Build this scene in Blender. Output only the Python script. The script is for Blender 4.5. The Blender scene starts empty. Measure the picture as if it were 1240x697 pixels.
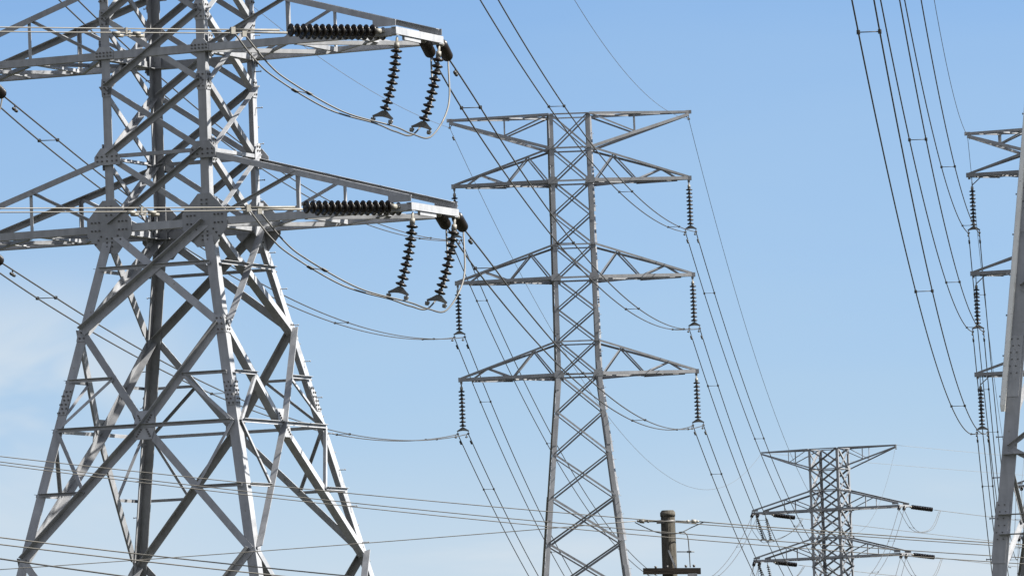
import bpy, math, random
from math import sin, cos, pi, radians, sqrt
from mathutils import Vector as V, Matrix

random.seed(7)
S = bpy.context.scene
COL = S.collection

# ------------------------------------------------------------------ camera
PITCH, ROLL, EYE = 0.0727, 0.0368, 1.7
cam = bpy.data.objects.new("camera", bpy.data.cameras.new("camera"))
COL.objects.link(cam)
fw = V((0, cos(PITCH), sin(PITCH))); up0 = V((0, -sin(PITCH), cos(PITCH))); rt0 = V((1, 0, 0))
rt = rt0 * cos(ROLL) - up0 * sin(ROLL); up = rt0 * sin(ROLL) + up0 * cos(ROLL)
M = Matrix((rt, up, -fw)).transposed().to_4x4(); M.translation = V((0, 0, EYE))
cam.matrix_world = M
cam.data.sensor_width = 36.0
cam.data.lens = 36.0 * 8000 / 1240
cam.data.clip_start = 0.5; cam.data.clip_end = 12000
S.camera = cam

# ------------------------------------------------------------------ light and sky
FILL_CLOUD_COL = (4.6, 4.5, 4.5, 1)
SKY_TINT, HAZE_COL, CLOUD_COL = (0.70, 0.815, 0.875, 1), (2.06, 2.80, 3.50, 1), (2.95, 3.3, 3.62, 1)
SUN_EL, SUN_AZ = radians(44), radians(94)          # azimuth clockwise from +Y (the view direction)
sl = bpy.data.lights.new("sun", 'SUN'); sl.energy = 4.9; sl.angle = radians(0.53); sl.color = (1.0, 0.95, 0.87)
sun = bpy.data.objects.new("sun", sl); COL.objects.link(sun)
sdir = V((sin(SUN_AZ) * cos(SUN_EL), cos(SUN_AZ) * cos(SUN_EL), sin(SUN_EL)))
sun.rotation_euler = sdir.to_track_quat('Z', 'Y').to_euler(); sun.location = (60, 60, 90)

W = bpy.data.worlds.new("World"); S.world = W; W.use_nodes = True
nt = W.node_tree; nt.nodes.clear(); N = nt.nodes.new; Lk = nt.links.new
def math_node(op, a, b=None, clamp=False):
    n = N('ShaderNodeMath'); n.operation = op; n.use_clamp = clamp
    for i, v in enumerate((a, b)):
        if v is None: continue
        if isinstance(v, (int, float)): n.inputs[i].default_value = v
        else: Lk(v, n.inputs[i])
    return n.outputs[0]
tc = N('ShaderNodeTexCoord'); sp = N('ShaderNodeSeparateXYZ'); Lk(tc.outputs['Generated'], sp.inputs[0])
gx, gy, gz = sp.outputs
# the clear upper air seen here low over the horizon: look the sky up a little higher than it is
cb = N('ShaderNodeCombineXYZ'); Lk(gx, cb.inputs[0]); Lk(gy, cb.inputs[1])
zz = math_node('ADD', math_node('MULTIPLY', gz, 1.2), 0.20); Lk(zz, cb.inputs[2])
nm = N('ShaderNodeVectorMath'); nm.operation = 'NORMALIZE'; Lk(cb.outputs[0], nm.inputs[0])
sky = N('ShaderNodeTexSky'); sky.sky_type = 'NISHITA'; sky.sun_disc = False
sky.sun_elevation = SUN_EL; sky.sun_rotation = SUN_AZ; sky.air_density = 1.0; sky.dust_density = 1.2; sky.ozone_density = 1.6
Lk(nm.outputs[0], sky.inputs['Vector'])
# paler air towards the horizon, and a thin white cloud low on the left
def ramp(val, a, b, smooth=True):
    r = N('ShaderNodeMapRange'); r.interpolation_type = 'SMOOTHSTEP' if smooth else 'LINEAR'
    for k, v in zip(('From Min', 'From Max', 'To Min', 'To Max'), (a, b, 0.0, 1.0)): r.inputs[k].default_value = v
    Lk(val, r.inputs['Value']); return r.outputs[0]
def mixc(f, a, b, mode='MIX'):
    m = N('ShaderNodeMix'); m.data_type = 'RGBA'; m.blend_type = mode
    for k, v in (('Factor', f), ('A', a), ('B', b)):
        if isinstance(v, (tuple, float)): m.inputs[k].default_value = v
        else: Lk(v, m.inputs[k])
    return m.outputs['Result']
def noise(scale, stretch, detail, dist):
    mp = N('ShaderNodeMapping'); mp.inputs['Scale'].default_value = stretch; Lk(tc.outputs['Generated'], mp.inputs[0])
    no = N('ShaderNodeTexNoise'); no.inputs['Scale'].default_value = scale; no.inputs['Detail'].default_value = detail
    no.inputs['Roughness'].default_value = 0.5; no.inputs['Distortion'].default_value = dist; Lk(mp.outputs[0], no.inputs['Vector']); return no.outputs['Fac']
col = mixc(1.0, sky.outputs[0], SKY_TINT, 'MULTIPLY')
uneven = math_node('MULTIPLY', math_node('SUBTRACT', noise(1.0, (9, 9, 42), 6, 0.6), 0.5), 0.42)
col = mixc(math_node('ADD', ramp(gz, 0.122, 0.025, False), uneven, True), col, HAZE_COL)
left = ramp(gx, -0.036, -0.074)
cloud = math_node('MULTIPLY', math_node('MULTIPLY', ramp(noise(1.0, (24, 24, 60), 4, 0.5), 0.22, 0.58), left), math_node('MULTIPLY', ramp(gz, 0.084, 0.060), math_node('ADD', math_node('MULTIPLY', ramp(gz, 0.034, 0.050), 0.6), 0.4)))
wisp = math_node('MULTIPLY', ramp(noise(1.0, (16, 16, 70), 5, 0.3), 0.46, 0.72), ramp(gz, 0.050, 0.024))
wisp = math_node('ADD', wisp, math_node('MULTIPLY', ramp(gz, 0.056, 0.022), 0.78))
col = mixc(math_node('MULTIPLY', wisp, 0.75, True), col, CLOUD_COL)
col = mixc(math_node('MULTIPLY', cloud, 0.95, True), col, CLOUD_COL)
# unseen broken cloud added behind the camera to lift the shaded steel faces
fill_cloud = math_node('MULTIPLY', ramp(noise(1.0, (2.2, 2.2, 3.5), 5, 0.4), 0.30, 0.55), ramp(gy, -0.02, -0.35))
col = mixc(math_node('MULTIPLY', fill_cloud, 0.80), col, FILL_CLOUD_COL)
bg = N('ShaderNodeBackground'); bg.inputs['Strength'].default_value = 0.07
Lk(col, bg.inputs['Color'])
wo = N('ShaderNodeOutputWorld'); Lk(bg.outputs[0], wo.inputs[0])
S.view_settings.view_transform = 'Standard'; S.view_settings.look = 'None'; S.view_settings.gamma = 1.0
S.view_settings.exposure = 1.72

# ------------------------------------------------------------------ materials
def material(name, c1, c2, rough=0.6, metal=0.0, scale=3.0, fleck=None, spec=0.5, stretch=None, bump=0.0, streak=0.0):
    m = bpy.data.materials.new(name); m.use_nodes = True
    t = m.node_tree; b = t.nodes['Principled BSDF']
    b.inputs['Roughness'].default_value = rough; b.inputs['Metallic'].default_value = metal
    b.inputs['Specular IOR Level'].default_value = spec
    co = t.nodes.new('ShaderNodeTexCoord'); src = co.outputs['Object']
    if stretch:
        p = t.nodes.new('ShaderNodeMapping'); p.inputs['Scale'].default_value = stretch
        t.links.new(src, p.inputs[0]); src = p.outputs[0]
    n = t.nodes.new('ShaderNodeTexNoise'); n.inputs['Scale'].default_value = scale; n.inputs['Detail'].default_value = 6
    n.inputs['Roughness'].default_value = 0.65
    t.links.new(src, n.inputs['Vector'])
    r = t.nodes.new('ShaderNodeValToRGB'); e = r.color_ramp.elements
    e[0].position = 0.3; e[1].position = 0.72; e[0].color = (*c1, 1); e[1].color = (*c2, 1)
    t.links.new(n.outputs['Fac'], r.inputs[0]); out = r.outputs[0]
    # each member of the batch a little lighter or darker
    oi = t.nodes.new('ShaderNodeObjectInfo'); rg = t.nodes.new('ShaderNodeMapRange')
    rg.inputs['To Min'].default_value = 0.80; rg.inputs['To Max'].default_value = 1.15
    t.links.new(oi.outputs['Random'], rg.inputs['Value'])
    vm = t.nodes.new('ShaderNodeVectorMath'); vm.operation = 'SCALE'
    t.links.new(out, vm.inputs[0]); t.links.new(rg.outputs[0], vm.inputs['Scale']); out = vm.outputs[0]
    if fleck:
        n2 = t.nodes.new('ShaderNodeTexNoise'); n2.inputs['Scale'].default_value = scale * 4.3; n2.inputs['Detail'].default_value = 3
        t.links.new(src, n2.inputs['Vector'])
        r2 = t.nodes.new('ShaderNodeValToRGB'); r2.color_ramp.elements[0].position = fleck[1]; r2.color_ramp.elements[1].position = fleck[1] + 0.07
        t.links.new(n2.outputs['Fac'], r2.inputs[0])
        mix = t.nodes.new('ShaderNodeMix'); mix.data_type = 'RGBA'
        t.links.new(r2.outputs[0], mix.inputs['Factor']); t.links.new(out, mix.inputs['A']); mix.inputs['B'].default_value = (*fleck[0], 1)
        out = mix.outputs['Result']
    t.links.new(out, b.inputs['Base Color'])
    if streak:
        p3 = t.nodes.new('ShaderNodeMapping'); p3.inputs['Scale'].default_value = (9, 9, .7); t.links.new(co.outputs['Object'], p3.inputs[0])
        n3 = t.nodes.new('ShaderNodeTexNoise'); n3.inputs['Scale'].default_value = 1.0; n3.inputs['Detail'].default_value = 5; t.links.new(p3.outputs[0], n3.inputs['Vector'])
        r3 = t.nodes.new('ShaderNodeMapRange'); r3.inputs['From Min'].default_value = .35; r3.inputs['From Max'].default_value = .68
        r3.inputs['To Min'].default_value = 1.0 + streak; r3.inputs['To Max'].default_value = 1.0 - streak; t.links.new(n3.outputs['Fac'], r3.inputs['Value'])
        v3 = t.nodes.new('ShaderNodeVectorMath'); v3.operation = 'SCALE'; t.links.new(out, v3.inputs[0]); t.links.new(r3.outputs[0], v3.inputs['Scale']); out = v3.outputs[0]
        t.links.remove(b.inputs['Base Color'].links[0]); t.links.new(out, b.inputs['Base Color'])
        rr = t.nodes.new('ShaderNodeMapRange'); rr.inputs['To Min'].default_value = rough - .14; rr.inputs['To Max'].default_value = rough + .12
        t.links.new(n.outputs['Fac'], rr.inputs['Value']); t.links.new(rr.outputs[0], b.inputs['Roughness'])
    if bump:
        bp = t.nodes.new('ShaderNodeBump'); bp.inputs['Strength'].default_value = bump; bp.inputs['Distance'].default_value = 0.02
        t.links.new(n.outputs['Fac'], bp.inputs['Height']); t.links.new(bp.outputs[0], b.inputs['Normal'])
    return m

STEEL = material("galvanised_steel", (.186, .193, .206), (.268, .276, .292), .58, 0.1, 2.6, ((.13, .115, .10), .70), streak=.09)
STEEL_OLD = material("weathered_steel", (.150, .156, .168), (.208, .216, .230), .58, 0.1, 2.0, ((.11, .10, .09), .70), streak=.10)
BOLT = material("bolt_steel", (.05, .05, .05), (.10, .095, .09), .6, 0.3, 8)
PORC = material("brown_porcelain", (.006, .0045, .004), (.010, .007, .006), .34, 0.0, 5, None, .38)
CAP = material("grey_cap_iron", (.06, .06, .057), (.10, .10, .095), .6, 0.2, 9)
FITTING = material("pale_fittings", (.13, .125, .11), (.22, .21, .185), .6, 0.1, 9)
WIRE_DARK = material("shaded_conductor", (.022, .022, .022), (.036, .035, .034), .7, 0.0, 2)  # shade of the wires' undersides put into a darker conductor colour
WIRE_PALE = material("pale_conductor", (.11, .105, .095), (.16, .152, .135), .6, 0.1, 2)  # lighter copy of the conductor, sunlit tone put into its colour
WIRE_GREY = material("grey_conductor", (.05, .05, .048), (.085, .083, .078), .6, 0.1, 2)
DAMP = material("damper_iron", (.02, .02, .02), (.035, .033, .03), .6, 0.1, 6)
WOOD = material("weathered_pole_wood", (.032, .030, .025), (.112, .104, .088), .9, 0, 6.0, ((.022, .017, .012), .58), .2, (4, 4, .55), .5)
WOOD_DARK = material("dark_crossarm_wood", (.018, .014, .011), (.05, .04, .032), .8, 0, 5.0, None, .2, (.6, 4, 4), .4)
LEG_STRIP = material("pale_leg_strip", (.62, .62, .60), (.72, .72, .70), .5, 0, 4, ((.3, .3, .3), .66))
CONC = material("concrete", (.27, .26, .24), (.36, .35, .32), .9, 0, 3)

# ------------------------------------------------------------------ mesh helpers
class MB:
    def __init__(s): s.v = []; s.f = []; s.m = []; s.smooth = []
    def add(s, verts, faces, mat=0, smooth=False):
        o = len(s.v); s.v += [tuple(v) for v in verts]
        for f in faces: s.f.append([i + o for i in f]); s.m.append(mat); s.smooth.append(smooth)
    def prism(s, poly0, poly1, mat=0, smooth=False):
        n = len(poly0)
        s.add(list(poly0) + list(poly1), [list(range(n))[::-1], list(range(n, 2 * n))] + [[i, (i + 1) % n, n + (i + 1) % n, n + i] for i in range(n)], mat, smooth)
    def box(s, c, ax, ay, az, mat=0):
        c = V(c); ax, ay, az = V(ax), V(ay), V(az)
        p = [c - ax - ay - az, c + ax - ay - az, c + ax + ay - az, c - ax + ay - az]
        s.prism(p, [q + 2 * az for q in p], mat)
    def cyl(s, p0, p1, r0, r1=None, n=8, mat=0, smooth=True):
        p0, p1 = V(p0), V(p1); d = (p1 - p0).normalized(); a = d.orthogonal().normalized(); b = d.cross(a); r1 = r0 if r1 is None else r1
        s.prism([p0 + (a * cos(2 * pi * i / n) + b * sin(2 * pi * i / n)) * r0 for i in range(n)],
                [p1 + (a * cos(2 * pi * i / n) + b * sin(2 * pi * i / n)) * r1 for i in range(n)], mat, smooth)
    def tube(s, pts, r, n=6, mat=0):
        pts = [V(p) for p in pts]; vs = []; a = None
        for i, p in enumerate(pts):
            d = (pts[min(i + 1, len(pts) - 1)] - pts[max(i - 1, 0)]).normalized()
            a = d.orthogonal().normalized() if a is None else (a - d * a.dot(d)).normalized()
            b = d.cross(a); vs += [p + (a * cos(2 * pi * k / n) + b * sin(2 * pi * k / n)) * r for k in range(n)]
        fs = [[i * n + k, i * n + (k + 1) % n, (i + 1) * n + (k + 1) % n, (i + 1) * n + k] for i in range(len(pts) - 1) for k in range(n)]
        fs += [list(range(n))[::-1], [(len(pts) - 1) * n + k for k in range(n)]]
        s.add(vs, fs, mat, True)
    def lathe(s, prof, n=14, mats=None):
        vs = []
        for r, z in prof: vs += [(r * cos(2 * pi * k / n), r * sin(2 * pi * k / n), z) for k in range(n)]
        for i in range(len(prof) - 1):
            s.add([], [], 0)
        o = len(s.v); s.v += vs
        for i in range(len(prof) - 1):
            for k in range(n):
                s.f.append([o + i * n + k, o + i * n + (k + 1) % n, o + (i + 1) * n + (k + 1) % n, o + (i + 1) * n + k]); s.m.append(mats[i] if mats else 0); s.smooth.append(True)
        s.f.append([o + k for k in range(n)][::-1]); s.m.append(0); s.smooth.append(False)
        s.f.append([o + (len(prof) - 1) * n + k for k in range(n)]); s.m.append(0); s.smooth.append(False)
    def angle(s, p0, p1, n, w, t=.014, edge=1, out=False, off=0.0, wo=None, mdir=None):
        """rolled steel angle: one flange flat in the plane square to n, the other standing off one edge of it"""
        p0, p1, n = V(p0), V(p1), V(n); d = (p1 - p0).normalized(); n = (n - d * n.dot(d)).normalized(); m = d.cross(n)
        if mdir is not None:
            if m.dot(V(mdir)) < 0: m = -m
        elif m.z < -1e-6: m = -m
        m = m * edge; wo = wo or w; h = w / 2
        if out: q = [(-h, 0), (h, 0), (h, wo), (h - t, wo), (h - t, t), (-h, t)]
        else: q = [(-h, t), (h, t), (h, -wo), (h - t, -wo), (h - t, 0), (-h, 0)]
        s.prism([p0 + m * x + n * (y + off) for x, y in q], [p1 + m * x + n * (y + off) for x, y in q])
    def corner(s, p0, p1, du, dv, w, t=.02):
        """leg angle with its heel on the line p0-p1 and its flanges running along du and dv"""
        du, dv = V(du), V(dv); q = [(0, 0), (w, 0), (w, t), (t, t), (t, w), (0, w)]
        s.prism([V(p0) + du * x + dv * y for x, y in q], [V(p1) + du * x + dv * y for x, y in q])
    def plate(s, poly, n, t=.014, mat=0):
        n = V(n); s.prism([V(p) for p in poly], [V(p) + n * t for p in poly], mat)
    def bolt(s, p, n, r=.021, h=.024, mat=1): s.cyl(p, V(p) + V(n) * h, r, r, 6, mat, False)

def build(name, mb, mats, parent=None, loc=None, mdata=None):
    if mdata is None:
        me = bpy.data.meshes.new(name); me.from_pydata(mb.v, [], mb.f)
        for m in (mats if isinstance(mats, (list, tuple)) else [mats]): me.materials.append(m)
        me.polygons.foreach_set('material_index', mb.m); me.polygons.foreach_set('use_smooth', mb.smooth)
        import bmesh
        b = bmesh.new(); b.from_mesh(me); bmesh.ops.recalc_face_normals(b, faces=b.faces); b.to_mesh(me); b.free()
        me.update()
    else: me = mdata
    o = bpy.data.objects.new(name, me); COL.objects.link(o)
    if parent: o.parent = parent
    if loc is not None: o.location = loc
    return o
def tag(o, label, cat, group=None, kind=None):
    if label: o['label'] = label
    if cat: o['category'] = cat
    if group: o['group'] = group
    if kind: o['kind'] = kind
    return o
def thing(name, loc, label, cat, group=None, rotz=0.0):
    o = bpy.data.objects.new(name, None); COL.objects.link(o); o.location = loc; o.rotation_euler = (0, 0, rotz)
    o.empty_display_size = 0.3
    return tag(o, label, cat, group)

# ------------------------------------------------------------------ ground
g = MB(); R0 = 5200; rings = [0, 30, 80, 160, 320, 700, 1600, R0]; ns = 64; vs = [(0, 250, 0)]
for r in rings[1:]:
    for k in range(ns): vs.append((r * cos(2 * pi * k / ns), 250 + r * sin(2 * pi * k / ns), 0))
fs = [[0, 1 + k, 1 + (k + 1) % ns] for k in range(ns)]
for i in range(len(rings) - 2):
    for k in range(ns): fs.append([1 + i * ns + k, 1 + i * ns + (k + 1) % ns, 1 + (i + 1) * ns + (k + 1) % ns, 1 + (i + 1) * ns + k])
g.add(vs, fs)
GRASS = material("dry_grass_ground", (.022, .026, .014), (.05, .046, .030), .95, 0, .35, ((.07, .06, .042), .6), .1)
tag(build("ground", g, GRASS), None, None, None, "structure")

# ------------------------------------------------------------------ tension pylon (body square in plan, arms along its local x)
HW0 = 1.26; ZW = 13.82; SPL = 0.216; ARM_DZ = (0.0, 3.79, 7.58); TOPDZ = 12.35
UP_NODES = (0.0, 1.52, 3.03, 4.55, 6.07, 7.58, 9.08, 10.72, 12.35)
SGN = ((-1, -1), (1, -1), (1, 1), (-1, 1))               # left, front, right, back corner
FACES = ((0, 1, V((0, -1, 0))), (1, 2, V((1, 0, 0))), (2, 3, V((0, 1, 0))), (3, 0, V((-1, 0, 0))))

PEG = {}
def step_bolt(leg, p, e, ln):
    k = (tuple(e), ln)
    if k not in PEG:
        mb = MB(); mb.cyl((0, 0, 0), e * ln, .011, .011, 6); mb.cyl(e * (ln - .012), e * ln, .02, .02, 6); o = build("step_bolt", mb, STEEL, leg, p); PEG[k] = o.data
    else: build("step_bolt", None, None, leg, p, PEG[k])
def tension_tower(label, x, y, yaw, aR, aL, fine, mat):
    root = thing("lattice_pylon", (x, y, 0), label, "pylon", "lattice power pylons", -yaw)
    mats = [mat, BOLT]
    hwz = lambda z: HW0 if z >= ZW else HW0 + SPL * (ZW - z)
    P = lambda i, dz: V((SGN[i][0] * hwz(ZW + dz), SGN[i][1] * hwz(ZW + dz), ZW + dz))
    def inset(i, j, dz, d=.1):
        a = P(i, dz); return a + (P(j, dz) - a).normalized() * d
    # legs
    legs = []
    for i in range(4):
        mb = MB(); du = V((-SGN[i][0], 0, 0)); dv = V((0, -SGN[i][1], 0))
        mb.corner(P(i, TOPDZ), P(i, 0), du, dv, .20, .02); mb.corner(P(i, 0), P(i, -ZW + .25), du, dv, .225, .024)
        # splice plates with bolts, slightly proud of the leg
        for dz in ((-4.1, .55), (4.9, .45), (-9.3, .6)):
            for (e, n) in ((du, -dv), (dv, -du)):
                a = P(i, dz[0]); b2 = P(i, dz[0] + dz[1])
                q = [a + e * .015, a + e * .21, b2 + e * .21, b2 + e * .015]
                mb.plate([p + n * .003 for p in q], n, .016)
                if fine:
                    for k in range(6):
                        c = a.lerp(b2, (k + .5) / 6)
                        for s in (.06, .16): mb.bolt(c + e * (s + (.02 if k % 2 else -.02)) + n * .018, n)
        pegs = []
        if fine and i in (2, 3):                         # step bolts up two legs
            z = -9.0
            k = 0
            while z < 12:
                e = V((SGN[i][0], 0, 0)) if k % 2 else V((0, SGN[i][1], 0))
                p = P(i, z) - V((SGN[i][0] * .06, SGN[i][1] * .06, 0)); pegs.append((p, e)); z += .40; k += 1
        lg = build("leg", mb, mats, root); legs.append(lg)
        for p, e in pegs: step_bolt(lg, p, e, .22)
        f = MB(); p = P(i, -ZW); f.box((p.x, p.y, .2), (.45, 0, 0), (0, .45, 0), (0, 0, .2)); build("footing", f, CONC, lg)
    # braces
    def brace(nm, p0, p1, n, w, edge=1, out=False, off=.004, t=.014, wo=None):
        if n.y > .9: edge, out = (1, False) if (p1.x - p0.x) * (p1.z - p0.z) > 0 else (-1, True)
        mb = MB(); mb.angle(p0, p1, n, w, t, edge, out, off, wo); return build(nm, mb, mats, root)
    for fi, (i, j, n) in enumerate(FACES):
        for k in range(len(UP_NODES) - 1):
            z0, z1 = UP_NODES[k], UP_NODES[k + 1]
            brace("diagonal_brace", inset(i, j, z1), inset(j, i, z0), n, .125, -1, False, .004)
            brace("diagonal_brace", inset(i, j, z0), inset(j, i, z1), n, .125, 1, True, .022)
        for z in (0, 1.52, 3.79, 5.31, 7.58, 9.08, 10.72, 12.35):
            big = z in ARM_DZ
            o = V((0, 0, -.06 if big else 0))
            brace("horizontal_strut", inset(i, j, z, .02 if big else .1) + o, inset(j, i, z, .02 if big else .1) + o, n, .17 if big else .08, -1, False, .04 if big else .045)
        # lower body: X, then V to the middle of the face, then an inverted V, twice
        nn = (n + V((0, 0, SPL))).normalized()
        z1, z2, z3, z4 = -2.32, -4.46, -7.25, -10.6
        brace("diagonal_brace", inset(i, j, -.1), inset(j, i, z1), nn, .17, -1, False, .006)
        brace("diagonal_brace", inset(i, j, z1), inset(j, i, -.1), nn, .18, 1, True, .03, .016)
        mid = lambda z: (P(i, z) + P(j, z)) / 2
        L2 = (("leg_extension_brace", inset(i, j, z1), mid(z2), .16, -1, False, .006), ("leg_extension_brace", inset(j, i, z1), mid(z2), .16, 1, True, .006),
              ("leg_extension_brace", mid(z2), inset(i, j, z3), .16, 1, True, .006), ("leg_extension_brace", mid(z2), inset(j, i, z3), .16, -1, False, .006),
              ("leg_extension_brace", inset(i, j, z3), mid(z4), .16, -1, False, .006), ("leg_extension_brace", inset(j, i, z3), mid(z4), .16, 1, True, .006),
              ("leg_extension_brace", mid(z4), inset(i, j, -ZW + .5), .16, 1, True, .006), ("leg_extension_brace", mid(z4), inset(j, i, -ZW + .5), .16, -1, False, .006))
        for nm_, a, b, w, e, o, of in L2: brace(nm_, a, b, nn, w, e, o, of, .015)
        zc = -.417 * 2.32
        for z in (zc, z2, z4): brace("horizontal_strut", inset(i, j, z, .13), inset(j, i, z, .13), nn, .075, 1, True, .052, .01)
        for za, zb in ((z1, z2), (z2, z3), (z3, z4)):
            zm = (za + zb) / 2 ; c = mid(z2) if za != z3 else mid(z4)
            for a, b in ((i, j), (j, i)):
                q = (inset(a, b, za if za != z2 else z3, .1) + c) / 2
                brace("redundant_brace", inset(a, b, q.z - ZW, .08), q, nn, .065, 1, True, .05, .009)
                brace("redundant_brace", q, inset(a, b, (z2 if za != z3 else z4) - .0, .1), nn, .065, 1, False, .05, .009)
        # gusset plates
        def gus(par, c, ex, ez, pts, nb, off, nrm):
            mb = MB(); mb.plate([c + ex * a + ez * b + nrm * off for a, b in pts], nrm, .016)
            if fine:
                for a, b in nb: mb.bolt(c + ex * a + ez * b + nrm * (off + .016), nrm)
            build("gusset_plate", mb, mats, par)
        ex = (P(j, 0) - P(i, 0)).normalized(); ez = V((0, 0, 1))
        octo = [(-.2, -.60), (.2, -.60), (.54, -.20), (.54, .14), (.15, .56), (-.15, .56), (-.54, .14), (-.54, -.20)]
        bo = [(x_, z_) for x_ in (-.06, .06) for z_ in (-.45, -.36, -.27, .24, .33, .42)] + [(x_, z_ + (.03 if k % 2 else -.03)) for x_ in (-.42, -.33, -.24, .24, .33, .42) for k, z_ in enumerate((-.06, .06))] + [(s * (.2 + k * .07), .2 + k * -.0 + (-.42 - k * .08) * (1)) for k in range(3) for s in (-1, 1)]
        if fi in (0, 2):
            for a, sgn in ((i, 1), (j, -1)): gus(legs[a], P(a, 0) + ex * sgn * .1 + ez * .0, ex, ez, octo, bo, .060, n)
            for zl, sc in ((1.52, .62), (3.79, .45), (5.31, .5), (7.58, .62)):
                for a, sgn in ((i, 1), (j, -1)):
                    pts = [(-.5 * sc, -.3 * sc), (.5 * sc, -.3 * sc), (.5 * sc, .0), (.25 * sc, .3 * sc), (-.25 * sc, .3 * sc), (-.5 * sc, 0)]
                    gus(legs[a], P(a, zl) + ex * sgn * .1, ex, ez, pts, [(x_ * sc, z_ * sc) for x_ in (-.38, -.2, 0, .2, .38) for z_ in (-.16, .0)], .060, n)
        else:
            for zl, sc in ((0, .62), (1.52, .36), (3.79, .36), (7.58, .4)):
                for a, sgn in ((i, 1), (j, -1)):
                    pts = [(-.16 * sc, -.8 * sc), (.2 * sc, -.8 * sc), (.62 * sc, -.3 * sc), (.62 * sc, .3 * sc), (.2 * sc, .8 * sc), (-.16 * sc, .8 * sc)]
                    gus(legs[a], P(a, zl) + ex * sgn * .1, ex * sgn, ez, pts, [(x_ * sc, z_ * sc) for x_ in (.0, .3) for z_ in (-.6, -.35, .35, .6)], .060, n)
        for zl in (3.03, 4.55, z1):
            for a, b, sgn in ((i, j, 1), (j, i, -1)):
                c = P(a, zl) + ex * sgn * .11; nl = n if zl > 0 else nn; e2 = (P(a, zl) - P(a, zl - 1)).normalized()
                gus(legs[a], c, ex, e2, [(-.1, -.2), (.1, -.2), (.14, 0), (.1, .2), (-.1, .2), (-.14, 0)], [(x_, z_) for x_ in (-.05, .05) for z_ in (-.13, 0, .13)], .002, nl)
        mb = MB(); c = mid(z2); e2 = (P(i, z2) - P(i, z2 - 1) + P(j, z2) - P(j, z2 - 1)).normalized()
        mb.plate([c + ex * a + e2 * b + nn * .030 for a, b in ((-.2, -.3), (.2, -.3), (.26, .0), (.2, .34), (-.2, .34), (-.26, 0))], nn, .016)
        if fine:
            for s in (-1, 1):
                for k in range(4): mb.bolt(c + ex * s * (.07 + .03 * k) + e2 * (.08 + .05 * k) + nn * .046, nn); mb.bolt(c + ex * s * (.07 + .03 * k) - e2 * (.08 + .05 * k) + nn * .046, nn)
        build("gusset_plate", mb, mats, root)
    # crossarms
    for sd, lens in ((1, aR), (-1, aL)):
        for k, dz in enumerate(ARM_DZ):
            a = lens[k] * sd; mb = MB(); ci, cj = (1, 2) if sd > 0 else (0, 3)
            F0, F1 = P(ci, dz), P(cj, dz); T0, T1 = P(ci, dz + 1.49), P(cj, dz + 1.49)
            N0, N1 = V((a, -1.18, ZW + dz)), V((a, 1.1, ZW + dz)); U = V((0, 0, .14)); down = V((0, 0, -.06))
            X = V((sd, 0, 0)); yy = V((0, 1, 0))
            mb.angle(F0 + down - X * .3, N0 + down + X * .13, -yy, .16, .016, -1, False, .045, .14); mb.angle(F1 + down - X * .3, N1 + down + X * .13, yy, .16, .016, -1, False, .045, .14)
            mb.angle(T0 - X * .2, N0 + U + X * .05, -yy, .13, .014, 1, False, .045, .15); mb.angle(T1 - X * .2, N1 + U + X * .05, yy, .13, .014, 1, False, .045, .15)
            arm = build("crossarm", mb, mats, root)
            # end beam: a channel with a plain outer web
            e = MB(); c0 = N0 + V((0, -.1, -.04)); c1 = N1 + V((0, .1, -.04)); h = .078
            e.prism([c0 + X * x_ + V((0, 0, z_)) for x_, z_ in ((.02, -h), (.14, -h), (.14, h), (.02, h), (.02, h - .016), (.124, h - .016), (.124, -h + .016), (.02, -h + .016))],
                    [c1 + X * x_ + V((0, 0, z_)) for x_, z_ in ((.02, -h), (.14, -h), (.14, h), (.02, h), (.02, h - .016), (.124, h - .016), (.124, -h + .016), (.02, -h + .016))])
            e.box((N0 + N1) / 2 + V((0, -.32, -.165)) + X * .08, (.03, 0, 0), (0, .42, 0), (0, 0, .04))
            build("end_beam", e, mats, arm)
            for nv, pt in ((-yy, N0), (yy, N1)):
                pl = MB(); pl.plate([pt + X * x_ + V((0, 0, z_)) + nv * .062 for x_, z_ in ((-.42, .06), (.12, .06), (.12, .20), (-.1, .21), (-.42, .22))], nv, .012); build("gusset_plate", pl, mats, arm)
            def st(nm, p0, p1, n, w, **kw):
                b = MB(); b.angle(p0, p1, n, w, .01, **kw); build(nm, b, mats, arm)
            f = .45
            for b0, t0, n_, nt_, iv in ((F0, T0, N0, N0 + U, -yy), (F1, T1, N1, N1 + U, yy)):
                q = b0.lerp(n_, f); r = t0.lerp(nt_, f); q2 = b0.lerp(n_, .70); r2 = t0.lerp(nt_, .70)
                st("arm_brace", b0 + X * .1, r, iv, .075, edge=1, out=True, off=.0); st("arm_brace", q, r, iv, .075, edge=1, off=.0, mdir=X)
            q0, q1 = F0.lerp(N0, f), F1.lerp(N1, f); dn = V((0, 0, -1)); dd = V((0, 0, -.16))
            for p0, p1 in ((F0, q1), (F1, q0), (q0, N1), (q1, N0)): st("plan_brace", p0.lerp(p1, .04) + dd * (.9 if p0 is F0 or p0 is q0 else .75), p1.lerp(p0, .04) + dd * (.9 if p0 is F0 or p0 is q0 else .75), dn, .08, edge=1, mdir=X)
            for p0, p1 in ((q0, q1), (F0.lerp(N0, .78), F1.lerp(N1, .78))): st("plan_brace", p0 + dd * .6, p1 + dd * .6, dn, .09, edge=1, mdir=X)
        # earth wire peak arm
        mb = MB(); ci, cj = (1, 2) if sd > 0 else (0, 3); tip = V((5.72 * sd, 0, ZW + TOPDZ)); X = V((sd, 0, 0)); yy = V((0, .03, 0)); f = .42
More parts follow.
